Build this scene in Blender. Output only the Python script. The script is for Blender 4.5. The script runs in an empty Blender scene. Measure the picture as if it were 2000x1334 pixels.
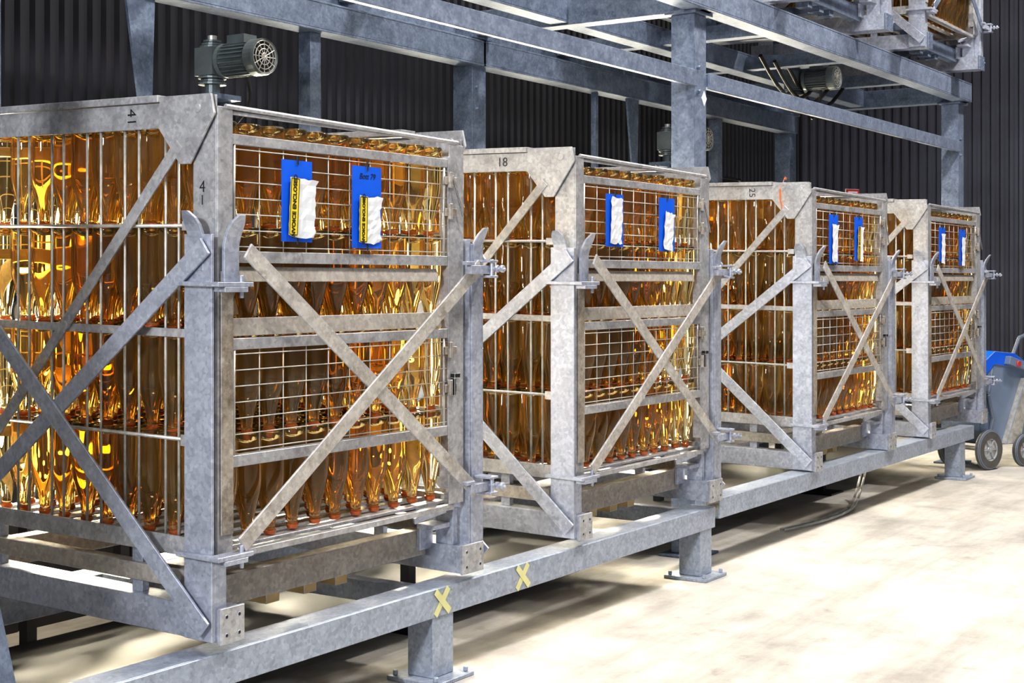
import bpy, bmesh, math, random
from mathutils import Vector, Matrix
import numpy as np
random.seed(3)
scene = bpy.context.scene
COL = scene.collection
scene.view_settings.view_transform = 'Standard'
try:
    scene.view_settings.look = 'Medium High Contrast'
except Exception as ex:
    print("look", ex)

# ------------------------------------------------------------------ materials
def newmat(name):
    m = bpy.data.materials.new(name); m.use_nodes = True
    nt = m.node_tree
    return m, nt, nt.nodes["Principled BSDF"]

def coords(nt, scale=(1,1,1), rnd=True):
    tc = nt.nodes.new("ShaderNodeTexCoord")
    mp = nt.nodes.new("ShaderNodeMapping")
    mp.inputs["Scale"].default_value = scale
    nt.links.new(tc.outputs["Object"], mp.inputs["Vector"])
    if rnd:
        oi = nt.nodes.new("ShaderNodeObjectInfo")
        mu = nt.nodes.new("ShaderNodeMath"); mu.operation = 'MULTIPLY'; mu.inputs[1].default_value = 17.0
        nt.links.new(oi.outputs["Random"], mu.inputs[0])
        nt.links.new(mu.outputs[0], mp.inputs["Location"])
    return mp.outputs["Vector"]

def noise(nt, vec, scale, detail=4, rough=0.6):
    n = nt.nodes.new("ShaderNodeTexNoise")
    n.inputs["Scale"].default_value = scale; n.inputs["Detail"].default_value = detail
    n.inputs["Roughness"].default_value = rough
    nt.links.new(vec, n.inputs["Vector"])
    return n.outputs["Fac"]

def ramp(nt, fac, stops):
    r = nt.nodes.new("ShaderNodeValToRGB")
    e = r.color_ramp.elements
    e[0].position, e[0].color = stops[0][0], (*stops[0][1], 1)
    e[1].position, e[1].color = stops[-1][0], (*stops[-1][1], 1)
    for p, c in stops[1:-1]:
        x = e.new(p); x.color = (*c, 1)
    nt.links.new(fac, r.inputs["Fac"])
    return r.outputs["Color"]

def mix(nt, fac, a, b, mode='MIX'):
    m = nt.nodes.new("ShaderNodeMix"); m.data_type = 'RGBA'; m.blend_type = mode
    if isinstance(fac, float): m.inputs[0].default_value = fac
    else: nt.links.new(fac, m.inputs[0])
    for s, v in ((6, a), (7, b)):
        if isinstance(v, tuple): m.inputs[s].default_value = (*v, 1)
        else: nt.links.new(v, m.inputs[s])
    return m.outputs[2]

def bump(nt, bsdf, fac, strength=0.2, dist=0.002):
    b = nt.nodes.new("ShaderNodeBump"); b.inputs["Strength"].default_value = strength
    b.inputs["Distance"].default_value = dist
    nt.links.new(fac, b.inputs["Height"]); nt.links.new(b.outputs[0], bsdf.inputs["Normal"])

def galv(name, light, dark, dirt, dirt_amt=0.5, metal=0.55, rough=0.42):
    m, nt, b = newmat(name)
    v = coords(nt)
    vo = nt.nodes.new("ShaderNodeTexVoronoi"); vo.inputs["Scale"].default_value = 90
    nt.links.new(v, vo.inputs["Vector"])
    sp = nt.nodes.new("ShaderNodeSeparateColor"); nt.links.new(vo.outputs["Color"], sp.inputs[0])
    n1 = noise(nt, v, 16, 8, 0.75)
    base = ramp(nt, n1, [(0.34, dark), (0.66, light)])
    spang = ramp(nt, sp.outputs[0], [(0.0, (0.68, 0.68, 0.72)), (1.0, (1, 1, 1))])
    c = mix(nt, 0.85, base, spang, 'MULTIPLY')
    n2 = noise(nt, v, 6.0, 12, 0.82)
    f = ramp(nt, n2, [(0.64 - 0.22 * dirt_amt, (0, 0, 0)), (0.84 - 0.2 * dirt_amt, (0.9, 0.9, 0.9))])
    c = mix(nt, f, c, dirt)
    nt.links.new(c, b.inputs["Base Color"])
    b.inputs["Metallic"].default_value = metal
    r = nt.nodes.new("ShaderNodeMapRange"); r.inputs[3].default_value = rough - 0.1; r.inputs[4].default_value = rough + 0.18
    nt.links.new(n1, r.inputs[0]); nt.links.new(r.outputs[0], b.inputs["Roughness"])
    bump(nt, b, noise(nt, v, 70, 3), 0.25, 0.002)
    return m

def plain(name, col, rough=0.5, metal=0.0, var=0.15, scale=20, coat=0, spec=0.5):
    m, nt, b = newmat(name)
    v = coords(nt)
    n = noise(nt, v, scale, 5)
    d = tuple(max(0, c * (1 - var)) for c in col); l = tuple(min(1, c * (1 + var)) for c in col)
    nt.links.new(ramp(nt, n, [(0.3, d), (0.7, l)]), b.inputs["Base Color"])
    b.inputs["Roughness"].default_value = rough; b.inputs["Metallic"].default_value = metal
    b.inputs["Coat Weight"].default_value = coat
    b.inputs["Specular IOR Level"].default_value = spec
    return m

M_CAGE = galv("galvanised_cage", (0.64, 0.645, 0.65), (0.41, 0.41, 0.42), (0.20, 0.155, 0.10), 0.38)
M_CRAD = galv("galvanised_cradle", (0.58, 0.62, 0.71), (0.41, 0.44, 0.52), (0.28, 0.24, 0.19), 0.16)
M_BRACE = galv("weathered_brace", (0.68, 0.65, 0.60), (0.45, 0.42, 0.37), (0.13, 0.09, 0.05), 0.54, 0.3, 0.5)
M_POST = galv("stained_post", (0.52, 0.47, 0.40), (0.32, 0.28, 0.22), (0.08, 0.055, 0.03), 0.88, 0.25, 0.55)
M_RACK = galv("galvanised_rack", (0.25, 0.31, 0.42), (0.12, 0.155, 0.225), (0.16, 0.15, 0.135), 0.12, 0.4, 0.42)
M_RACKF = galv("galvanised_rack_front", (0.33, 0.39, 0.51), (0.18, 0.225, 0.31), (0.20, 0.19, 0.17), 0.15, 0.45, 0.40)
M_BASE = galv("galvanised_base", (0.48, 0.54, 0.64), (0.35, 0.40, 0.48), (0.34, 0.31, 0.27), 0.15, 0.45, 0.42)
M_DUST = galv("dusty_beam", (0.46, 0.43, 0.38), (0.32, 0.29, 0.25), (0.17, 0.13, 0.09), 0.4, 0.15, 0.65)
M_WIRE = plain("galvanised_wire", (0.52, 0.51, 0.48), 0.4, 0.5, 0.3, 30)
M_DARK = plain("black_steel", (0.02, 0.02, 0.022), 0.5, 0.3)
M_MOTOR = plain("motor_enamel", (0.13, 0.155, 0.165), 0.4, 0.3, 0.2, 12)
M_BLUE = plain("blue_plastic", (0.006, 0.11, 0.68), 0.4, 0, 0.1, 8)
M_PAPER = plain("white_paper", (0.66, 0.68, 0.72), 0.6, 0, 0.08, 14)
M_YEL = plain("yellow_label", (0.80, 0.62, 0.02), 0.5, 0, 0.05)
M_TAPE = plain("masking_tape", (0.68, 0.66, 0.32), 0.6, 0, 0.08)
M_INK = plain("black_ink", (0.012, 0.012, 0.015), 0.5)
M_WOOD = plain("pine_wood", (0.50, 0.36, 0.16), 0.6, 0, 0.2, 10)
M_RED = plain("red_plastic", (0.6, 0.03, 0.02), 0.4)
M_ORANGE = plain("orange_tape", (0.75, 0.17, 0.02), 0.5)
M_GREEN = plain("green_plastic", (0.06, 0.3, 0.05), 0.4)
M_CAP = plain("crown_cap", (0.62, 0.16, 0.05), 0.35, 0.4)
M_RUBBER = plain("grey_rubber", (0.09, 0.085, 0.08), 0.7)
M_CABLE = plain("white_cable", (0.5, 0.5, 0.48), 0.5)
M_CARTG = plain("grey_blue_plastic", (0.15, 0.20, 0.29), 0.4, 0, 0.1, 6)

def glass():
    m, nt, b = newmat("amber_glass")
    v = coords(nt)
    n = noise(nt, v, 5, 3)
    nt.links.new(ramp(nt, n, [(0.35, (1.0, 0.71, 0.26)), (0.65, (1.0, 0.80, 0.40))]), b.inputs["Base Color"])
    b.inputs["Transmission Weight"].default_value = 0.97
    b.inputs["Roughness"].default_value = 0.015
    b.inputs["IOR"].default_value = 1.45
    return m
M_GLASS = glass()

# ------------------------------------------------------------------ mesh builder
class MB:
    def __init__(s): s.v = []; s.f = []; s.m = []
    def add(s, vs, fs, m=0):
        o = len(s.v); s.v += [tuple(p) for p in vs]
        for f in fs: s.f.append([i + o for i in f]); s.m.append(m)
    def box(s, x0, x1, y0, y1, z0, z1, m=0):
        vs = [(x, y, z) for z in (z0, z1) for y in (y0, y1) for x in (x0, x1)]
        s.add(vs, [(0,2,3,1),(4,5,7,6),(0,1,5,4),(2,6,7,3),(0,4,6,2),(1,3,7,5)], m)
    def bar(s, p0, p1, w, t, n=(0,1,0), m=0):
        p0, p1, n = Vector(p0), Vector(p1), Vector(n)
        d = (p1 - p0).normalized(); sd = d.cross(n).normalized(); n = sd.cross(d).normalized()
        vs = []
        for p in (p0, p1):
            for a, b in ((-1,-1),(1,-1),(1,1),(-1,1)):
                vs.append(p + sd * (a * w / 2) + n * (b * t / 2))
        s.add(vs, [(3,2,1,0),(4,5,6,7),(0,1,5,4),(1,2,6,5),(2,3,7,6),(3,0,4,7)], m)
    def tube(s, p0, p1, r, seg=6, m=0, r2=None):
        p0, p1 = Vector(p0), Vector(p1); r2 = r if r2 is None else r2
        d = (p1 - p0).normalized()
        a = d.orthogonal().normalized(); b = d.cross(a)
        vs = []
        for p, rr in ((p0, r), (p1, r2)):
            for i in range(seg):
                t = 2 * math.pi * i / seg
                vs.append(p + a * (rr * math.cos(t)) + b * (rr * math.sin(t)))
        fs = [(i, (i+1) % seg, seg + (i+1) % seg, seg + i) for i in range(seg)]
        fs.append(tuple(range(seg))[::-1]); fs.append(tuple(range(seg, 2*seg)))
        s.add(vs, fs, m)
    def prism(s, pts, ext, m=0):
        ext = Vector(ext); n = len(pts)
        vs = [Vector(p) for p in pts] + [Vector(p) + ext for p in pts]
        fs = [tuple(range(n)), tuple(range(n, 2*n))[::-1]] + [(i, i + n, (i+1) % n + n, (i+1) % n) for i in range(n)]
        s.add(vs, fs, m)
    def lathe(s, prof, origin, axis, seg=24, m=0):
        origin, d = Vector(origin), Vector(axis).normalized()
        a = d.orthogonal().normalized(); b = d.cross(a)
        vs = []; fs = []
        for r, h in prof:
            for i in range(seg):
                t = 2 * math.pi * i / seg
                vs.append(origin + d * h + a * (r * math.cos(t)) + b * (r * math.sin(t)))
        for j in range(len(prof) - 1):
            for i in range(seg):
                fs.append((j*seg+i, j*seg+(i+1) % seg, (j+1)*seg+(i+1) % seg, (j+1)*seg+i))
        s.add(vs, fs, m)
    def ring(s, c, axis, R, r, seg=24, m=0):
        c, d = Vector(c), Vector(axis).normalized()
        a = d.orthogonal().normalized(); b = d.cross(a)
        pts = [c + a*(R*math.cos(2*math.pi*i/seg)) + b*(R*math.sin(2*math.pi*i/seg)) for i in range(seg)]
        for i in range(seg): s.tube(pts[i], pts[(i+1) % seg], r, 5, m)
    def path(s, pts, r, seg=6, m=0):
        for i in range(len(pts)-1): s.tube(pts[i], pts[i+1], r, seg, m)
    def mesh(s, name, mats, bevel=0, smooth=False, shear=0.0):
        me = bpy.data.meshes.new(name)
        vs = s.v if not shear else [(x, y, z + shear * y) for x, y, z in s.v]
        me.from_pydata([tuple(v) for v in vs], [], s.f)
        for mt in mats: me.materials.append(mt)
        me.polygons.foreach_set("material_index", s.m)
        bm = bmesh.new(); bm.from_mesh(me)
        bmesh.ops.recalc_face_normals(bm, faces=bm.faces)
        if bevel:
            es = [e for e in bm.edges if len(e.link_faces) == 2 and e.calc_face_angle(0) > 0.7]
            bmesh.ops.bevel(bm, geom=es, offset=bevel, segments=1, affect='EDGES', clamp_overlap=True)
        bm.to_mesh(me); bm.free()
        if smooth:
            me.polygons.foreach_set("use_smooth", [True] * len(me.polygons))
        me.update()
        return me

def obj(name, me, parent=None, loc=(0,0,0), rot=(0,0,0)):
    o = bpy.data.objects.new(name, me); COL.objects.link(o)
    o.location = loc; o.rotation_euler = rot
    if parent: o.parent = parent
    return o
def empty(name, loc=(0,0,0), rot=(0,0,0)):
    o = bpy.data.objects.new(name, None); COL.objects.link(o)
    o.location = loc; o.rotation_euler = rot; o.empty_display_size = 0.1
    return o
def text(name, body, size, mat, parent, loc, rot, ext=0.0004, shear=0, align='CENTER', bold=0.0):
    c = bpy.data.curves.new(name, 'FONT'); c.body = body; c.size = size; c.extrude = ext
    c.align_x = align; c.align_y = 'CENTER'; c.shear = shear; c.offset = bold
    c.materials.append(mat)
    o = bpy.data.objects.new(name, c); COL.objects.link(o)
    o.location = loc; o.rotation_euler = rot; o.parent = parent
    return o

SH = 0.018

# ------------------------------------------------------------------ cage frame
def cage_frame_mesh():
    b = MB()
    L, W = 1.05, 1.10
    for y0, sgn in ((0, 1), (L, -1)):
        ya, yb = sorted((y0, y0 + sgn * 0.006)); yc, yd = sorted((y0 + sgn*0.006, y0 + sgn * 0.09))
        b.box(0, 0.056, ya, yb, 0.55, 1.72); b.box(0, 0.006, yc, yd, 0.55, 1.75)
        b.box(W - 0.075, W, ya, yb, 0.55, 1.70); b.box(W - 0.006, W, yc, yd, 0.55, 1.72)
        b.box(W - 0.083, W - 0.0755, ya, yb + 0.03 * (sgn > 0), 0.60, 1.66)
    for x0, x1, o in ((0.0, 0.045, -1), (W - 0.045, W, 1)):
        xo = x0 if o < 0 else x1
        xa, xb = sorted((xo + o * 0.001, xo + o * 0.007))
        b.box(x0 + .004, x1 - .004, 0.08, L + 0.06, 1.690, 1.722)
        b.box(xa, xb, 0.10, L + 0.06, 1.668, 1.736)
        b.box(x0 - 0.016, x1 + 0.016, 0.207, L + 0.08, 1.738, 1.757)
        b.box(x0 + .008, x1 - .008, 0.05, L, 0.535, 0.575)
        xa, xb = sorted((xo + o * 0.001, xo + o * 0.006))
        b.box(xa, xb, 0.092, L, 0.535, 0.585)
    for x in (-0.0155, W + 0.0075):
        b.prism([(x, -0.002, 1.70), (x, 0.01, 1.752), (x, 0.20, 1.752), (x, 0.205, 1.668), (x, 0.125, 1.57), (x, 0.088, 1.57)], (0.008, 0, 0))
        b.tube((x - 0.004, 0.055, 1.715), (x + 0.012, 0.055, 1.715), 0.012, 12)
        b.bar((x + 0.001, 0.125, 1.625), (x + 0.001, 1.02, 0.66), 0.034, 0.007, (1, 0, 0))
        b.tube((x - 0.007, 0.58, 1.13), (x + 0.012, 0.58, 1.13), 0.013, 10)
        xx = x + (.008 if x < 0 else -.008)
        b.box(xx, xx + .007, 0.092, L, 1.112, 1.135)
        b.box(xx, xx + .007, 0.092, 0.13, 0.825, 0.855); b.box(xx, xx + .007, 0.092, 0.125, 1.395, 1.42)
    for y0, y1 in ((0.001, 0.028), (L - 0.028, L - .001)):
        b.box(0.0565, W - 0.084, y0, y1, 1.625, 1.652)
        b.box(0.0565, W - 0.084, y0, y1, 1.312, 1.343)
        b.box(0.0565, W - 0.084, y0, y1, 1.082, 1.112)
        b.box(0.0565, W - 0.084, y0, y1, 0.772, 0.803)
        b.box(0.03, W - 0.04, y0 + .006, y1 , 0.530, 0.5475)
    b.prism([(0.075, 0.014, 1.302), (0.075, 0.017, 1.302), (0.075, 0.009, 1.262), (0.075, 0.006, 1.262)], (0.90, 0, 0), 4)
    b.prism([(0.060, 0.014, 1.165), (0.060, 0.017, 1.165), (0.060, 0.009, 1.118), (0.060, 0.006, 1.118)], (0.93, 0, 0), 4)
    for i in range(12):
        b.box(0.02, W - 0.02, 0.04 + i * 0.088, 0.075 + i * 0.088, 0.548, 0.558)
    b.tube((0.03, 0.002, 1.722), (W - 0.03, 0.002, 1.708), 0.007, 8)
    b.box(0.058, W - 0.084, 0.002, 0.010, 1.702, 1.712)
    b.tube((0.03, L, 1.722), (W - 0.03, L, 1.722), 0.009, 8)
    for z in (1.56, 1.46, 1.02, 0.90):
        b.tube((W - 0.085, -0.008, z), (W - 0.085, -0.008, z + 0.05), 0.010, 8, 3)
        b.box(W - 0.11, W - 0.05, -0.010, -0.001, z + 0.01, z + 0.035, 3)
    b.box(W - 0.075, W - 0.045, -0.02, -0.002, 0.955, 0.97, 2); b.box(W - 0.075, W - 0.068, -0.02, -0.002, 0.90, 0.955, 2)
    b.tube((W - 0.08, -0.015, 1.60), (W - 0.03, -0.02, 1.47), 0.004, 6, 2)
    b.box(0.008, 0.054, -0.005, -0.0005, 0.60, 1.29, 3)
    return b.mesh("cage_frame", [M_CAGE, M_CRAD, M_DARK, M_POST, M_DUST], 0.0012, shear=SH)

def cage_wire_mesh():
    b = MB(); L, W = 1.05, 1.10
    for x in (0.004, W - 0.004):
        for y in (0.147, 0.197, 0.30, 0.356, 0.453, 0.51, 0.61, 0.66, 0.76, 0.81, 0.91, 0.96):
            b.tube((x, y, 0.56), (x, y, 1.70), 0.0042, 6)
        for z in (1.408, 0.842):
            b.tube((x - 0.004, 0.06, z), (x - 0.004, L, z), 0.0055, 6)
    for y in (0.008, L - 0.008):
        for z0, z1, k in ((1.343, 1.625, 6), (0.803, 1.082, 6)):
            n = 10
            for i in range(n + 1):
                u = 0.07 + i * (0.94 / n)
                b.tube((u, y, z0), (u, y, z1), 0.0016, 5)
            for j in range(k + 1):
                z = z0 + 0.012 + j * (z1 - z0 - 0.024) / k
                b.tube((0.065, y - 0.003, z), (W - 0.085, y - 0.003, z), 0.0016, 5)
            b.tube((0.066, y - 0.002, z0), (0.066, y - 0.002, z1), 0.004, 6)
            b.tube((W - 0.10, y - 0.002, z0), (W - 0.10, y - 0.002, z1), 0.004, 6)
    return b.mesh("wire_panels", [M_WIRE], 0, True, shear=SH)

def strip(b, pts, ext, t, m=0):
    for i in range(len(pts) - 1):
        p, q = Vector(pts[i]), Vector(pts[i + 1])
        d = (q - p); n = d.cross(Vector(ext)).normalized() * t
        e = Vector(ext)
        b.add([p, q, q + e, p + e, p + n, q + n, q + e + n, p + e + n],
              [(0,1,2,3),(7,6,5,4),(0,4,5,1),(1,5,6,2),(2,6,7,3),(3,7,4,0)], m)

def horn(b, o, wdir, fdir, w, h=0.155):
    o, wdir, fdir = Vector(o), Vector(wdir), Vector(fdir)
    n = 9; t = 0.010; vs = []
    for i in range(n + 1):
        s = i / n; z = h * s
        fl = 0.0 if s < 0.5 else 0.040 * ((s - 0.5) / 0.5) ** 1.7
        ww = w if s < 0.75 else w * math.sqrt(max(0.16, 1 - ((s - 0.75) / 0.27) ** 2))
        c = o + wdir * (w / 2) + Vector((0, 0, z)) + fdir * fl
        for a, k in ((-1, 0), (1, 0), (1, 1), (-1, 1)):
            vs.append(c + wdir * (a * ww / 2) - fdir * (k * t))
    fs = [(3,2,1,0), tuple(4*n + i for i in range(4))]
    for i in range(n):
        for j in range(4):
            fs.append((4*i + j, 4*i + (j+1) % 4, 4*i + 4 + (j+1) % 4, 4*i + 4 + j))
    b.add(vs, fs)

def cradle_mesh():
    b = MB(); L, W = 1.05, 1.10
    for (y0, y1, s) in ((-0.012, 0.088, 1), (L - 0.088, L + 0.012, -1)):
        b.box(-0.034, -0.024, y0, y1, 0.33, 1.385)
        yf = y0 if s > 0 else y1
        ya, yb = sorted((yf, yf + s * 0.010))
        b.box(-0.0235, 0.02, ya, yb, 0.33, 0.53)
        b.box(W + 0.014, W + 0.0235, y0, y1, 0.33, 1.40)
        ya, yb = sorted((yf - s * 0.004, yf + s * 0.010))
        b.box(W + 0.024, W + 0.0845, ya, yb, 0.33, 1.385)
        b.box(W + 0.085, W + 0.095, y0, y1, 0.33, 1.385)
        ye = min(y0, y1) + 0.03
        horn(b, (-0.035, ye, 1.29), (0, 1, 0), (-1, 0, 0), 0.055, 0.155)
        for u, wd in ((0.008, 0.055), (W + 0.03, 0.045)):
            horn(b, (u, yf - s*0.0045, 1.262), (1, 0, 0), (0, -s, 0), wd, 0.175)
        for z in (1.250, 0.545):
            ya, yb = sorted((yf - s*0.045, yf + s*0.11))
            b.box(-0.055, -0.0345, ya, yb, z, z + 0.012)
            ya, yb = sorted((yf - s*0.045, yf - s*0.005))
            b.box(-0.034, 0.075, ya, yb, z, z + 0.012)
            b.box(-0.03, 0.055, ya, yb, z - 0.014, z - .0005)
            b.tube((0.045, yf - s*0.03, z - 0.03), (0.045, yf - s*0.03, z + 0.03), 0.006, 8)
        yc = yf - s*0.022
        b.bar((0.075, yc, 1.345), (W + 0.02, yc, 0.585), 0.046, 0.007, (0, 1, 0), 1)
        yc = yf - s*0.031
        b.bar((0.045, yc, 0.575), (W + 0.035, yc, 1.315), 0.046, 0.007, (0, 1, 0), 1)
        for z in (1.305, 0.605):
            ya, yb = sorted((yf - s*0.055, yf - s*0.036))
            b.box(W - 0.05, W + 0.065, ya, yb, z - 0.018, z + 0.010)
            b.box(W - 0.075, W - 0.03, ya, yb, z + 0.0105, z + 0.022)
            ya, yb = sorted((yf - s*0.07, yf - s*0.0045))
            b.box(W + 0.035, W + 0.08, ya, yb, z - 0.03, z - 0.022); b.box(W + 0.035, W + 0.08, ya, yb, z + 0.02, z + 0.028)
            b.tube((W + 0.055, yf - s*0.03, z), (W + 0.055, yf - s*0.115, z - 0.002), 0.0055, 8)
            b.tube((W + 0.055, yf - s*0.078, z), (W + 0.055, yf - s*0.088, z), 0.013, 6)
            b.tube((W + 0.055, yf - s*0.098, z), (W + 0.055, yf - s*0.108, z), 0.013, 6)
            b.tube((W + 0.055, yf - s*0.062, z - 0.03), (W + 0.055, yf - s*0.062, z + 0.03), 0.007, 8)
    for x in (-0.0445, W + 0.104):
        dx = 0.009 if x < 0 else -0.009
        b.bar((x, 0.0, 1.355), (x, 1.06, 0.52), 0.050, 0.008, (1, 0, 0))
        b.bar((x - dx, -0.005, 0.365), (x - dx, 1.06, 1.30), 0.052, 0.008, (1, 0, 0))
    for x0, x1 in ((-0.014, 0.068), (W - 0.04, W + 0.072)):
        b.box(x0, x0 + 0.008, -0.017, 1.12, 0.325, 0.412)
        b.box(x0 + .0085, x1 - .0085, -0.017, 1.12, 0.325, 0.333); b.box(x0 + .0085, x1 - .0085, -0.017, 1.12, 0.404, 0.412)
        b.box(x1 - 0.008, x1, -0.017, 1.12, 0.325, 0.412)
        b.box(x0 - 0.003, x1 + 0.003, -0.028, -0.0175, 0.322, 0.416, 5)
        for hx in (x0 + 0.018, x1 - 0.018):
            for hz in (0.345, 0.393):
                b.tube((hx, -0.0295, hz), (hx, -0.027, hz), 0.006, 10, 3)
    for x0, x1 in ((0.005, 0.05), (W - 0.05, W - 0.005)):
        b.box(x0, x1, 0.12, 1.10, 0.445, 0.492, 2)
        for y in (0.3, 0.9):
            b.box(x0 + 0.01, x1 - 0.01, y, y + 0.04, 0.412, 0.445); b.box(x0 + 0.01, x1 - 0.01, y, y + 0.04, 0.492, 0.54)
    for y in (0.115, 1.0):
        b.box(0.052, W - 0.052, y, y + 0.055, 0.375, 0.458, 2)
    b.box(W - 0.10, W - 0.03, 0.10, 0.114, 0.395, 0.47)
    b.box(W - 0.12, W - 0.032, 0.03, 0.10, 0.47, 0.485); b.box(W - 0.03, W - 0.005, 0.02, 0.09, 0.412, 0.53)
    b.bar((W - 0.16, 0.08, 0.50), (W - 0.06, 0.03, 0.53), 0.02, 0.012, (0, 1, 0))
    b.box(0.10, W - 0.10, 0.45, 0.56, 0.40, 0.412)
    for x in (0.32, 0.48, 0.62):
        b.box(x, x + 0.055, 0.13, 0.20, 0.345, 0.3745, 4)
    return b.mesh("tilting_cradle", [M_CRAD, M_BRACE, M_DUST, M_DARK, M_WOOD, M_CAGE], 0.0012, shear=SH)

# ------------------------------------------------------------------ bottles (one mesh)
def bottles_mesh():
    prof = [(0.001, -0.028), (0.012, -0.026), (0.024, -0.016), (0.031, -0.005), (0.035, -0.0005), (0.0385, 0.0), (0.0415, -0.004), (0.0424, -0.012),
            (0.0420, -0.07), (0.0424, -0.118), (0.041, -0.140), (0.0365, -0.166), (0.0295, -0.193), (0.0225, -0.219), (0.0175, -0.243),
            (0.0152, -0.262), (0.0148, -0.272), (0.0172, -0.273), (0.0172, -0.281), (0.0150, -0.283), (0.001, -0.2835)]
    seg = 22
    one = MB(); one.lathe(prof, (0, 0, 0), (0, 0, 1), seg)
    cap = MB(); cap.lathe([(0.001, -0.2865), (0.014, -0.2865), (0.0168, -0.281), (0.0178, -0.275)], (0, 0, 0), (0, 0, 1), 12)
    V1 = np.array(one.v); F1 = np.array(one.f); V2 = np.array(cap.v); F2 = np.array(cap.f)
    V = []; F = []; m = []; off = 0
    for li, zt in enumerate((1.690, 1.408, 1.128, 0.848)):
        for i in range(11):
            for j in range(11):
                x = 0.083 + i * 0.0925 + random.uniform(-.0015, .0015); y = 0.068 + j * 0.0905 + random.uniform(-.0015, .0015)
                z = zt + SH * y + random.uniform(-.002, .002)
                a = random.uniform(0, 6.28); ca, sa = math.cos(a), math.sin(a)
                tx, ty = random.uniform(-.012, .012), random.uniform(-.012, .012)
                for VV, FF, mi in ((V1, F1, 0), (V2, F2, 1)):
                    P = np.empty_like(VV)
                    P[:, 0] = VV[:, 0] * ca - VV[:, 1] * sa + tx * VV[:, 2] + x
                    P[:, 1] = VV[:, 0] * sa + VV[:, 1] * ca + ty * VV[:, 2] + y
                    P[:, 2] = VV[:, 2] + z
                    V.append(P); F.append(FF + off); m.append(np.full(len(FF), mi)); off += len(VV)
    V = np.concatenate(V); F = np.concatenate(F); m = np.concatenate(m)
    q = V[F[8 * seg]]; nrm = np.cross(q[1] - q[0], q[2] - q[1]); cen = V[:len(V1)].mean(axis=0)
    if np.dot(nrm[:2], (q.mean(axis=0) - cen)[:2]) < 0: F = F[:, ::-1]
    me = bpy.data.meshes.new("amber_bottles")
    me.vertices.add(len(V)); me.vertices.foreach_set("co", V.astype(np.float32).ravel())
    me.loops.add(F.size); me.loops.foreach_set("vertex_index", F.astype(np.int32).ravel())
    me.polygons.add(len(F)); me.polygons.foreach_set("loop_start", np.arange(0, F.size, 4, dtype=np.int32))
    me.polygons.foreach_set("loop_total", np.full(len(F), 4, dtype=np.int32))
    me.materials.append(M_GLASS); me.materials.append(M_CAP)
    me.polygons.foreach_set("material_index", m.astype(np.int32))
    me.polygons.foreach_set("use_smooth", np.ones(len(F), dtype=bool))
    me.update(); me.validate()
    return me

ME_FRAME, ME_WIRE, ME_CRADLE, ME_BOT = cage_frame_mesh(), cage_wire_mesh(), cradle_mesh(), bottles_mesh()

def label_card(parent, u, w, ztop, zbot, pw, ptop, pbot, dx, tilt, strip_on, note=None):
    b = MB()
    b.box(u, u + w, -0.012, -0.009, zbot, ztop, 0)
    b.tube((u + w/2, -0.013, ztop + 0.012), (u + w/2, -0.013, ztop - 0.012), 0.0035, 6, 3)
    b.tube((u + w/2, -0.013, zbot + 0.012), (u + w/2, -0.013, zbot - 0.006), 0.0035, 6, 3)
    nx, nz = 6, 10
    cx, cz = u + w/2 + dx, (ptop + pbot) / 2
    vs = []
    for j in range(nz + 1):
        for i in range(nx + 1):
            lx = (i / nx - 0.5) * pw; lz = (j / nz - 0.5) * (ptop - pbot)
            e = 0.004 if (j in (0, nz) or i == nx) else 0
            lx += random.uniform(-e, e); lz += random.uniform(-e, e)
            if j == nz and i == nx: lx += 0.012
            X = cx + lx * math.cos(tilt) - lz * math.sin(tilt); Z = cz + lx * math.sin(tilt) + lz * math.cos(tilt)
            vs.append((X, -0.0155 - random.uniform(0, 0.0045), Z))
    fs = [(j*(nx+1)+i, j*(nx+1)+i+1, (j+1)*(nx+1)+i+1, (j+1)*(nx+1)+i) for j in range(nz) for i in range(nx)]
    b.add(vs, fs, 1)
    h = ptop - pbot
    def P(lx, lz): return (cx + lx * math.cos(tilt) - lz * math.sin(tilt), cz + lx * math.sin(tilt) + lz * math.cos(tilt))
    if strip_on:
        sx = -pw/2 + 0.016; sw = 0.036
        q = [P(sx - sw/2, -h*0.49), P(sx + sw/2, -h*0.49), P(sx + sw/2, h*0.49), P(sx - sw/2, h*0.49)]
        b.prism([(a, -0.0208, c) for a, c in q], (0, 0.0006, 0), 2)
        for off in (-sw/2 + 0.0025, sw/2 - 0.0025):
            q = [P(sx + off - 0.001, -h*0.475), P(sx + off + 0.001, -h*0.475), P(sx + off + 0.001, h*0.475), P(sx + off - 0.001, h*0.475)]
            b.prism([(a, -0.0214, c) for a, c in q], (0, 0.0006, 0), 3)
        for lz in (-h*0.475, h*0.475):
            q = [P(sx - sw/2 + .0035, lz - 0.001), P(sx + sw/2 - .0035, lz - 0.001), P(sx + sw/2 - .0035, lz + 0.001), P(sx - sw/2 + .0035, lz + 0.001)]
            b.prism([(a, -0.0214, c) for a, c in q], (0, 0.0006, 0), 3)
        a, c = P(sx, 0)
        text("label_text", "INVOICE ENCLOSED", h * 0.118, M_INK, parent, (a, -0.0216, c), (math.pi/2, -math.pi/2 - tilt, 0), bold=0.0006)
    if note:
        text("label_note", note, 0.024, M_INK, parent, (u + w/2, -0.0128, ztop - 0.03), (math.pi/2, 0, 0), 0.0002, 0.25)
    me = b.mesh("delivery_label", [M_BLUE, M_PAPER, M_YEL, M_INK])
    obj("delivery_label", me, parent)

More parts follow.
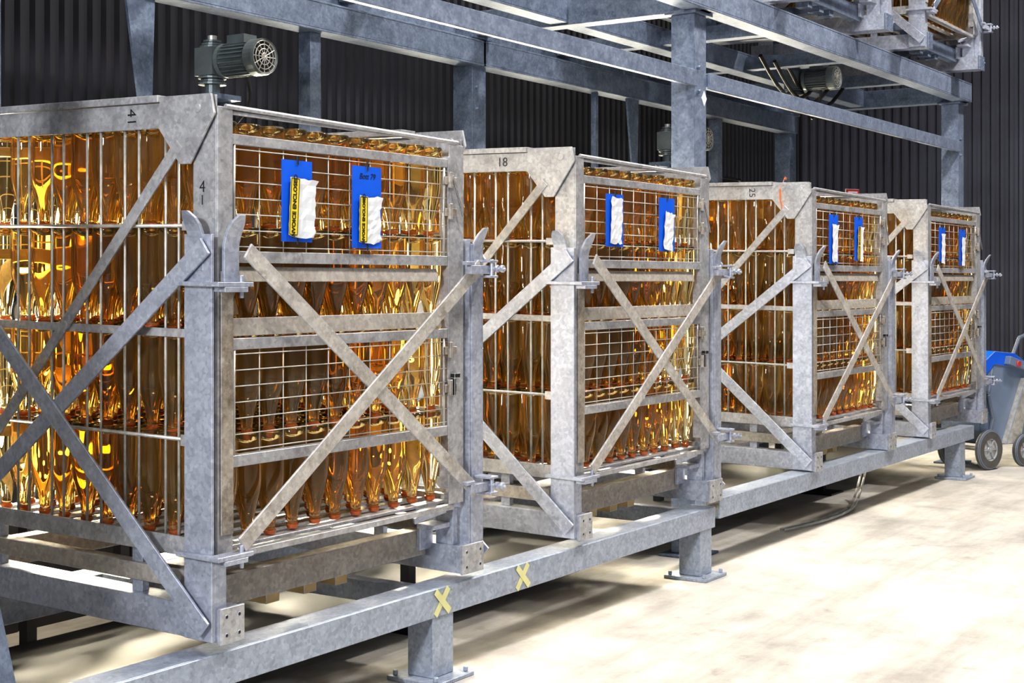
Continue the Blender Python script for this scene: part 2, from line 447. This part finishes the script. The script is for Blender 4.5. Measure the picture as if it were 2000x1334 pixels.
CX = [0.0, 1.805, 4.06, 5.88, -2.26]
num = ["41", "18", "25", "", ""]
for k, cx in enumerate(CX):
    e = empty("bottle_cage", (cx, 0, 0))
    for n, me in (("frame", ME_FRAME), ("wire_panels", ME_WIRE), ("bottles", ME_BOT), ("tilting_cradle", ME_CRADLE)): obj(n, me, e)
    if k == 0:
        label_card(e, 0.232, 0.122, 1.597, 1.372, 0.106, 1.548, 1.385, 0.016, -0.06, True)
        label_card(e, 0.530, 0.132, 1.600, 1.360, 0.100, 1.512, 1.375, 0.008, -0.02, True, "Bott 79")
        text("marking", "4", 0.045, M_INK, e, (-0.001, 0.055, 1.510), (math.pi/2, 0, -math.pi/2), bold=-0.0005)
        text("marking", "1", 0.038, M_INK, e, (-0.001, 0.055, 1.475), (math.pi/2, 0, -math.pi/2), bold=-0.0005)
    elif k == 1:
        label_card(e, 0.200, 0.130, 1.592, 1.393, 0.085, 1.580, 1.405, 0.004, -0.04, False)
        label_card(e, 0.625, 0.130, 1.597, 1.383, 0.080, 1.540, 1.388, 0.008, -0.12, False)
    elif k == 2:
        label_card(e, 0.200, 0.120, 1.600, 1.350, 0.075, 1.550, 1.360, 0.008, -0.05, False)
        label_card(e, 0.560, 0.120, 1.600, 1.370, 0.080, 1.550, 1.370, 0.010, -0.05, True)
        b = MB()
        strip(b, [(0, 0, 0), (0.03, -0.004, 0.03), (0.055, -0.002, 0.055), (0.08, 0, 0.05)], (0.01, 0, 0.012), 0.002)
        strip(b, [(0.0, 0, 0.0), (-0.01, -0.004, -0.05), (0.012, -0.008, -0.10)], (0.014, 0, 0), 0.002)
        strip(b, [(0.03, 0, 0.03), (0.02, -0.004, -0.02)], (0.012, 0, 0), 0.002)
        obj("orange_ribbon", b.mesh("orange_ribbon", [M_ORANGE]), e, (-0.03, 0.16, 1.72))
    elif k == 3:
        label_card(e, 0.180, 0.120, 1.590, 1.380, 0.070, 1.550, 1.370, 0.008, -0.05, False)
        label_card(e, 0.600, 0.120, 1.590, 1.360, 0.070, 1.540, 1.360, 0.008, -0.05, False)
        b = MB(); b.box(0, 0.10, 0, 0.004, 0, 0.055); b.box(0.012, 0.088, -0.001, 0, 0.032, 0.044, 1); b.box(-0.004, 0.104, 0.004, 0.007, -0.004, 0.059, 1)
        obj("red_tag", b.mesh("red_tag", [M_RED, M_PAPER]), e, (-0.02, 0.50, 1.772), (0, 0, -0.5))
    if num[k]:
        text("marking", num[k], 0.048, M_INK, e, (-0.0078, 0.318, 1.702 + 0.006), (math.pi/2, 0 if k == 1 else math.pi/2, -math.pi/2), bold=-0.0003)
DZ = 2.335
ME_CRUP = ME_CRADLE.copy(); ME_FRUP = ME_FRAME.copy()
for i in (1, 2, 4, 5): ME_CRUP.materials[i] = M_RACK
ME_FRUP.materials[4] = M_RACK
for k, cx in enumerate(CX[2:4]):
    e = empty("bottle_cage", (cx, 0.02, DZ))
    for n, me in (("frame", ME_FRUP), ("wire_panels", ME_WIRE), ("bottles", ME_BOT), ("tilting_cradle", ME_CRUP)): obj(n, me, e)

# ------------------------------------------------------------------ rack frames
def rack(name, X0, X1, zb0, zb1, bx0, bx1, legs, first):
    root = empty(name, (0, 0, 0))
    b = MB()
    def channel(x0, x1, y0, y1, z0, z1, m=0):
        t = 0.008
        b.box(x0, x1, y0, y0 + t, z0, z1, m); b.box(x0, x1, y0 + t, y1, z0, z0 + t, m); b.box(x0, x1, y0 + t, y1, z1 - t, z1, m)
        b.box(x0 + .3, x1 - .01, y1 - t, y1, z0 + t, z1 - t, m)
    channel(bx0, bx1, -0.005, 0.105, zb0, zb1)
    channel(bx0, bx1, 1.00, 1.11, zb0 + .01, zb1 + .015)
    for lx in legs:
        for y0, z in ((0.0, zb0), (1.0, zb0 + .01)):
            b.box(lx, lx + 0.11, y0, y0 + 0.10, 0.014, z)
            b.box(lx - 0.045, lx + 0.155, y0 - 0.05, y0 + 0.15, 0.0, 0.0135)
            for ax in (-0.025, 0.135):
                for ay in (-0.03, 0.13):
                    b.tube((lx + ax, y0 + ay, 0.014), (lx + ax, y0 + ay, 0.03), 0.009, 6)
        b.box(lx + 0.03, lx + 0.08, 0.106, 0.999, zb0 + 0.01, zb1 - 0.01)
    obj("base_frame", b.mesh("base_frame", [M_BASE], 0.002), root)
    b = MB()
    cols = [X0, X1] if first else [X1]
    for X in cols:
        for Y in (0.30, 1.54):
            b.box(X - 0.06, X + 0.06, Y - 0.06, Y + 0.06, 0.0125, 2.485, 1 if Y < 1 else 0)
            b.box(X - 0.11, X + 0.11, Y - 0.10, Y + 0.10, 0.0, 0.012)
            b.box(X - 0.09, X + 0.09, Y - 0.08, Y + 0.08, 2.4855, 2.4995)
            for z in (2.13, 2.24):
                b.tube((X - 0.03, Y - 0.075, z), (X - 0.03, Y - 0.06, z), 0.010, 6)
        b.box(X - 0.05, X + 0.05, 0.20, 1.66, 2.50, 2.62)
    for X in (X0 + 2.86,):
        b.box(X - 0.035, X + 0.035, 1.50, 1.57, 0.0, 2.35)
    b.box(X0 + 1.2, X0 + 1.235, 1.50, 1.53, 0.0, 2.35)
    xa = X0 + 0.061 if not first else X0
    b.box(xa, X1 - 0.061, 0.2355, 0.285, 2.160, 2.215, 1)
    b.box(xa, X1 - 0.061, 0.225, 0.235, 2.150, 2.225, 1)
    def chan2(x0, x1, y0, y1, z0, z1, m=0):
        t = 0.010
        b.box(x0, x1, y0 + .001, y0 + t, z0, z1, m); b.box(x0, x1, y0, y1, z0 - t, z0 - .0005, m); b.box(x0, x1, y0, y1, z1 + .0005, z1 + t, m)
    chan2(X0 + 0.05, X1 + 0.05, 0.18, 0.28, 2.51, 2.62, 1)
    chan2(X0, X1 + 0.02, 1.45, 1.56, 2.36, 2.47)
    chan2(X0, X1 + 0.02, 1.58, 1.66, 2.51, 2.62)
    chan2(X0 + 0.05, X1 - 0.05, 0.92, 1.02, 2.52, 2.62)
    for X in (X0 + 0.9, X0 + 2.0, X0 + 3.1):
        b.box(X, X + 0.08, 0.285, 1.575, 2.53, 2.605)
    if first:
        b.prism([(-0.60, 0.012, 0.2955), (-1.05, 0.012, 0.2955), (-1.05, 0.012, 0.62), (-0.92, 0.012, 0.72), (-0.70, 0.012, 0.72)], (0, 0.010, 0))
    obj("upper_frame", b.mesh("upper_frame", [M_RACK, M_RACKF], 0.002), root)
    b = MB()
    sx0 = X0 + 0.07 if not first else -3.5
    n = int((X1 - 0.07 - sx0) / 0.5)
    st = (X1 - 0.07 - sx0) / n
    for i in range(n):
        b.box(sx0 + i*st + 0.004, sx0 + (i+1)*st - 0.004, 1.64, 1.655, 0.0, 0.58)  # added dark panels: block the backlights and darken the view under the rack
        b.box(sx0 + i*st + 0.004, sx0 + (i+1)*st - 0.004, 1.62, 1.64, 0.56, 0.58)
    b.box(bx0 + 0.1, bx1 - 0.05, 0.35, 0.98, zb0 - 0.06, zb0 - 0.052)  # sheet sized by the shade it drops on the floor
    obj("shade_panels", b.mesh("shade_panels", [M_DARK], 0.002), root)
    return root
r1 = rack("steel_rack", -0.77, 3.31, 0.205, 0.295, -3.5, 2.955, (-0.96, 0.935, 2.82), True)
r2 = rack("steel_rack", 3.31, 7.37, 0.235, 0.322, 3.0, 6.82, (6.53,), False)
b = MB(); b.prism([(0, 0, -0.035), (0.026, 0, 0), (0, 0, 0.035), (-0.026, 0, 0)], (0, 0.002, 0))
obj("inspection_sticker", b.mesh("inspection_sticker", [M_PAPER]), r1, (3.345, 0.2375, 2.105))
for px in (0.975, 1.44):
    b = MB()
    b.bar((px - 0.035, -0.0065, 0.212), (px + 0.035, -0.0065, 0.290), 0.022, 0.001, (0, 1, 0))
    b.bar((px - 0.035, -0.0078, 0.288), (px + 0.040, -0.0078, 0.214), 0.022, 0.001, (0, 1, 0))
    obj("tape_cross", b.mesh("tape_cross", [M_TAPE]), r1)

# ------------------------------------------------------------------ drive motors
def motor_mesh(post=True, hang=False):
    b = MB(); R = 0.068
    b.lathe([(R*0.85, 0.012), (R*1.0, 0.0), (R*1.05, 0.012), (R*1.05, 0.055), (R*0.92, 0.058)], (0, 0, 0), (0, 1, 0), 28, 0)
    b.tube((0, 0.014, 0), (0, 0.02, 0), R*0.86, 24, 1)
    for rr in (0.2, 0.45, 0.7, 0.92): b.ring((0, 0.006, 0), (0, 1, 0), R*rr, 0.0022, 20, 2)
    for i in range(12):
        t = math.pi * 2 * i / 12
        b.tube((0, 0.006, 0), (R*0.95*math.cos(t), 0.006, R*0.95*math.sin(t)), 0.002, 5, 2)
    b.tube((0, 0.058, 0), (0, 0.20, 0), R*0.86, 24, 0)
    for i in range(24):
        t = math.pi * 2 * i / 24
        c, s = math.cos(t), math.sin(t)
        b.bar((R*0.92*c, 0.062, R*0.92*s), (R*0.92*c, 0.19, R*0.92*s), 0.004, R*0.16, (c, 0, s), 0)
    b.box(-0.035, 0.035, 0.08, 0.17, R*0.8, R*1.35, 0)
    b.lathe([(0.001, .235), (R*0.6, 0.235), (R*0.98, 0.215), (R*0.98, 0.195), (R*.5, .195)], (0, 0, 0), (0, 1, 0), 24, 0)
    b.box(-0.05, 0.05, 0.235, 0.33, -0.055, 0.055, 0)
    for z, r in ((0.055, 0.05), (0.066, 0.042), (0.078, 0.035), (-0.065, 0.055), (-0.077, 0.048), (-0.088, 0.055)):
        b.tube((0, 0.283, z), (0, 0.283, z + 0.008), r, 18, 0)
    b.tube((0, 0.283, 0.06), (0, 0.283, 0.105), 0.018, 12, 2)
    b.tube((0, 0.283, -0.13), (0, 0.283, -0.05), 0.03, 14, 0)
    pts = [Vector((0.02, 0.12, -0.06)) + Vector((0.05*math.sin(i*0.5), 0.01*i, -0.03*i)) for i in range(7)]
    b.path(pts, 0.007, 6, 1)
    if post:
        b.box(-0.075, 0.075, 0.20, 0.37, -0.15, -0.13, 3)
        b.box(-0.06, -0.045, 0.24, 0.31, -1.9, -0.1505, 3); b.box(0.045, 0.06, 0.24, 0.31, -1.9, -0.1505, 3)
        b.box(-0.06, 0.06, 0.311, 0.33, -2.12, -0.1505, 3)
        b.prism([(-0.30, 0.36, -0.20), (-0.24, 0.36, -0.20), (-0.22, 0.36, 0.40), (-0.40, 0.36, 0.40)], (0, 0.012, 0), 3)
        b.box(-0.24, -0.06, 0.335, 0.359, -0.20, -0.1505, 3)
    if hang:
        b.box(-0.09, 0.09, 0.20, 0.37, 0.085, 0.10, 3); b.box(-0.03, 0.03, 0.26, 0.31, 0.0, 0.084, 3)
        for s in range(3):
            pts = [Vector((-0.7 + s*0.25 + 0.12*i, 0.20 + 0.02*s, 0.06 - 0.2*math.sin(i*math.pi/8))) for i in range(9)]
            b.path(pts, 0.012, 8, 1)
    return b.mesh("drive_motor", [M_MOTOR, M_DARK, M_WIRE, M_RACK])
mm = motor_mesh()
for X in (1.37, 5.22): obj("electric_motor", mm, None, (X, 1.12, 2.12))
obj("electric_motor", motor_mesh(False, True), None, (5.72, 0.50, 2.50))

b = MB()
pts = [Vector((4.1 + 0.09*i, 0.16 - 0.06*math.sin(i*math.pi/12), 0.012 + 0.20*max(0, (i-9)/5)**2)) for i in range(15)]
b.path(pts, 0.007, 6)
pts = [p + Vector((0.02, 0.03, 0)) for p in pts]; b.path(pts, 0.007, 6)
obj("white_cable", b.mesh("white_cable", [M_CABLE], 0, True), r2)

root = empty("control_cabinet", (6.55, 1.70, 0))
b = MB(); b.box(0, 0.34, 0, 0.22, 0.0, 1.98); b.box(0.02, 0.32, -0.012, -.0005, 0.1, 1.94); b.tube((0.28, -0.03, 1.2), (0.28, -0.03, 1.35), 0.008, 8)
b.box(-.01, .35, -.02, .23, 1.981, 2.0)
obj("cabinet_body", b.mesh("cabinet_body", [M_DARK], 0.003), root)
b = MB()
for i, m in enumerate((0, 1, 2, 0, 1)):
    b.tube((0.40 + i*0.04, -0.01, 1.58), (0.36 + i*0.04, 0.0, 1.92), 0.010, 8, m)
b.box(0.36, 0.62, 0.005, 0.02, 1.5, 1.95, 3); b.box(0.36, 0.62, -0.05, 0.0, 1.55, 1.57, 3)
obj("rod_holder", b.mesh("rod_holder", [M_ORANGE, M_RED, M_GREEN, M_DARK]), root)

# ------------------------------------------------------------------ floor cleaning cart
cart = empty("floor_scrubber", (7.11, -0.02, 0.0), (0, 0, math.radians(-20)))
b = MB()
def wheel(cx, cy, r):
    b.lathe([(r*0.55, -0.018), (r*0.93, -0.02), (r, -0.012), (r, 0.012), (r*0.93, 0.02), (r*0.55, 0.018)], (cx, cy, r), (0, 1, 0), 32, 1)
    b.lathe([(0.001, -0.014), (r*0.16, -0.016), (r*0.2, -0.008), (r*0.5, -0.006), (r*0.6, -0.017), (r*0.6, 0.017), (0.001, 0.017)], (cx, cy, r), (0, 1, 0), 24, 2)
    for i in range(6):
        t = i * math.pi / 3
        b.bar((cx + r*0.15*math.cos(t), cy - 0.011, r + r*0.15*math.sin(t)), (cx + r*0.55*math.cos(t), cy - 0.011, r + r*0.55*math.sin(t)), 0.014, 0.008, (0, 1, 0), 2)
wheel(0.0, 0.0, 0.135); wheel(0.36, -0.02, 0.11); wheel(0.0, 0.30, 0.135)
b.tube((0, 0, 0.135), (0, 0.30, 0.135), 0.015, 10, 2)
b.prism([(-0.06, 0.03, 0.26), (0.04, 0.03, 0.16), (0.62, 0.03, 0.14), (0.66, 0.03, 0.30), (0.50, 0.03, 0.66), (0.10, 0.03, 0.72), (-0.02, 0.03, 0.60)], (0, 0.22, 0), 0)
b.prism([(-0.04, 0.022, 0.60), (-0.02, 0.022, 0.72), (0.10, 0.022, 0.79), (0.32, 0.022, 0.77), (0.46, 0.022, 0.70), (0.44, 0.022, 0.66), (0.1, 0.022, 0.70)], (0, 0.236, 0), 3)
b.prism([(0.20, -0.02, 0.70), (0.44, -0.02, 0.64), (0.46, -0.02, 0.69), (0.22, -0.02, 0.755)], (0, 0.06, 0), 0)
b.tube((0.30, -0.03, 0.70), (0.30, -0.015, 0.70), 0.022, 14, 4); b.tube((0.38, -0.03, 0.68), (0.38, -0.015, 0.68), 0.015, 14, 5)
b.prism([(0.18, -0.012, 0.16), (0.34, -0.012, 0.16), (0.46, -0.012, 0.58), (0.40, -0.012, 0.60)], (0, 0.05, 0), 2)
b.path([Vector((0.1, 0.04, 0.70)), Vector((0.02, 0.02, 0.50)), Vector((0.06, 0.01, 0.34)), Vector((0.03, 0.02, 0.22))], 0.013, 8, 1)
b.path([Vector((0.5, 0.05, 0.6)), Vector((0.66, 0.05, 0.86)), Vector((0.74, 0.05, 0.88))], 0.014, 8, 1)
b.path([Vector((0.5, 0.22, 0.6)), Vector((0.66, 0.22, 0.86)), Vector((0.74, 0.22, 0.88))], 0.014, 8, 1)
b.tube((0.74, 0.04, 0.88), (0.74, 0.23, 0.88), 0.016, 10, 1)
obj("scrubber_body", b.mesh("scrubber_body", [M_CARTG, M_RUBBER, M_WIRE, M_BLUE, M_RED, M_PAPER], 0.003), cart)

# ------------------------------------------------------------------ room shell
def floor_mat():
    m, nt, b = newmat("concrete_floor")
    v = coords(nt, (1, 1, 1), False); v2 = coords(nt, (0.25, 1.6, 1), False)
    a = ramp(nt, noise(nt, v, 2.6, 12, 0.78), [(0.3, (0.37, 0.35, 0.325)), (0.52, (0.56, 0.535, 0.495)), (0.72, (0.65, 0.625, 0.585))])
    s = ramp(nt, noise(nt, v2, 1.6, 8, 0.68), [(0.38, (0.58, 0.57, 0.56)), (0.56, (1, 1, 1))])
    c = mix(nt, 0.8, a, s, 'MULTIPLY')
    st = ramp(nt, noise(nt, v, 5.5, 8, 0.65), [(0.60, (1, 1, 1)), (0.72, (0.60, 0.565, 0.52))])
    c = mix(nt, 0.75, c, st, 'MULTIPLY')
    nt.links.new(c, b.inputs["Base Color"]); b.inputs["Roughness"].default_value = 0.55
    bump(nt, b, noise(nt, v, 45, 8), 0.2, 0.003)
    return m
M_FLOOR = floor_mat()
b = MB(); b.box(-6, 10.4, -9, 2.6, -0.1, 0)
obj("floor", b.mesh("floor", [M_FLOOR]))
M_WALL = plain("dark_wall_sheet", (0.014, 0.0145, 0.020), 0.45, 0.0, 0.2, 2, 0, 0.25)
M_WALL_LIT = plain("lit_wall_sheet", (0.055, 0.058, 0.078), 0.45, 0.0, 0.15, 2, 0, 0.35)  # same dark sheet; the light it reflects is put into the colour
M_CEIL = plain("ceiling_sheet", (0.10, 0.10, 0.105), 0.6)

def corrugated(name, length, height, mat):
    p = 0.076; n = int(length / p); vs = []; fs = []
    prof = []
    for i in range(n):
        x = i * p
        prof += [(x, 0), (x + p*0.34, 0), (x + p*0.5, -0.022), (x + p*0.84, -0.022)]
    prof.append((n * p, 0))
    for x, y in prof: vs += [(x, y, 0), (x, y, height)]
    for i in range(len(prof) - 1): fs.append((2*i, 2*i+2, 2*i+3, 2*i+1))
    me = bpy.data.meshes.new(name); me.from_pydata(vs, [], fs); me.materials.append(mat); me.update()
    return me
WY, WX = 2.35, 9.6
obj("wall_back", corrugated("wall_back", 16.0, 6.5, M_WALL), None, (-6, WY, 0))
obj("wall_end", corrugated("wall_end", 11.4, 6.5, M_WALL_LIT), None, (WX, WY, 0), (0, 0, -math.pi/2))
b = MB(); b.box(-6, 10.4, -9, 2.6, 6.5, 6.6); obj("ceiling", b.mesh("ceiling", [M_CEIL]))

# ------------------------------------------------------------------ lights
def ceiling_or_fill_lamp(x, y, z, s, power, col=(1, 0.95, 0.89), rot=(0, 0, 0)):
    root = empty("ceiling_or_fill_lamp", (x, y, z), rot)
    b = MB(); b.lathe([(s*0.62, 0.0), (s*0.5, 0.10), (s*0.25, 0.2), (0.03, 0.24)], (0, 0, 0), (0, 0, 1), 24); b.tube((0, 0, 0.24), (0, 0, 0.5), 0.01, 6)
    obj("lamp_housing", b.mesh("lamp_housing", [M_PAPER]), root)
    L = bpy.data.lights.new("lamp_light", 'AREA'); L.shape = 'DISK'; L.size = s; L.energy = power; L.color = col
    o = bpy.data.objects.new("lamp_light", L); COL.objects.link(o); o.parent = root; o.location = (0, 0, 0.0)
for x, y, p in ((-2.6, -2.2, 110), (0.6, -1.9, 140), (3.8, -1.7, 185), (6.8, -1.7, 205)): ceiling_or_fill_lamp(x, y, 5.2, 0.45, p)
ceiling_or_fill_lamp(-4.6, -1.2, 2.6, 0.6, 205, (0.92, 0.95, 1.0), (0, math.radians(-76), 0))  # added side fill, aimed sideways to brighten the steel side faces
for x, p in ((0.3, 55), (2.2, 60), (4.3, 55)): ceiling_or_fill_lamp(x, 0.6, 5.0, 0.5, p, (1, 0.93, 0.80))  # added lamps above the cages, to make the bottles glow from the top
root = empty("added_backlight_bank", (0, 2.27, 0))  # added lamps hidden behind the cages, to backlight the bottles
b = MB()
lamps = []
i = 0; x = 0.25
while x < 9.0:
    for z in ((0.78, 1.38) if i % 2 == 0 else (1.08, 1.60)): lamps.append((x, z - 0.04))
    b.box(x - 0.015, x + 0.015, 0.035, 0.055, 0.0, 1.70)
    x += 0.52; i += 1
for x, z in lamps:
    b.lathe([(0.001, 0.05), (0.095, 0.05), (0.11, 0.03), (0.11, 0.0), (0.092, -0.006), (0.088, 0.0)], (x, 0, z), (0, 1, 0), 28)
    L = bpy.data.lights.new("wall_backlight", 'AREA'); L.shape = 'DISK'; L.size = 0.17; L.energy = 14; L.color = (1, 0.90, 0.68); L.spread = math.radians(110)
    o = bpy.data.objects.new("wall_backlight", L); COL.objects.link(o); o.parent = root; o.location = (x, -0.002, z)
    o.rotation_euler = Vector((-0.35, -1, -0.1)).to_track_quat('-Z', 'Y').to_euler()
obj("wall_backlight_housings", b.mesh("wall_backlight_housings", [M_PAPER]), root)
def stand(sx, sy, d, zs, en):
    dirv = Vector(d).normalized()
    root = empty("added_backlight_stand", (sx, sy, 0))  # added unseen stand; its lamps shine through the bottles from behind
    b = MB(); b.box(-0.02, 0.02, -0.02, 0.02, 0.01, 1.62); b.box(-0.10, 0.10, -0.10, 0.10, 0.0, 0.01)
    for z in zs:
        c = Vector((0, 0, z)) + dirv * 0.045
        b.lathe([(0.001, -0.025), (0.05, -0.02), (0.062, 0.0), (0.056, 0.004)], c, dirv, 20)
        L = bpy.data.lights.new("stand_backlight", 'AREA'); L.shape = 'DISK'; L.size = 0.11; L.energy = en; L.color = (1, 0.88, 0.64); L.spread = math.radians(130)
        o = bpy.data.objects.new("stand_backlight", L); COL.objects.link(o); o.parent = root; o.location = c + dirv * 0.008
        o.rotation_euler = dirv.to_track_quat('-Z', 'Y').to_euler()
    obj("backlight_stand_body", b.mesh("backlight_stand_body", [M_DARK]), root)
for sx, sy in ((1.48, 0.52), (3.62, 0.62), (5.50, 0.52), (7.30, 0.75)):
    stand(sx, sy, (-0.85, -0.53, 0), (0.72, 1.0, 1.28, 1.55), 6.5)
for cx in CX[:4]:
    stand(cx + 0.42, 1.30, (-0.45, -0.9, 0), (0.78, 1.16, 1.52), 9)
    stand(cx + 0.82, 1.30, (-0.65, -0.75, 0), (0.68, 0.98, 1.36), 9)

w = bpy.data.worlds.new("hall_ambient"); scene.world = w; w.use_nodes = True
w.node_tree.nodes["Background"].inputs[0].default_value = (0.80, 0.85, 1.0, 1)
w.node_tree.nodes["Background"].inputs[1].default_value = 0.24

# ------------------------------------------------------------------ camera
cam = bpy.data.cameras.new("camera"); co = bpy.data.objects.new("camera", cam); COL.objects.link(co)
cam.sensor_width = 36; cam.lens = 36 * 2830 / 2000
cam.shift_y = -119 / 2000
co.location = (-2.716, -2.724, 1.265)
F = Vector((0.8329, 0.5534, 0)).normalized()
co.rotation_euler = F.to_track_quat('-Z', 'Y').to_euler()
cam.clip_start = 0.05
scene.camera = co
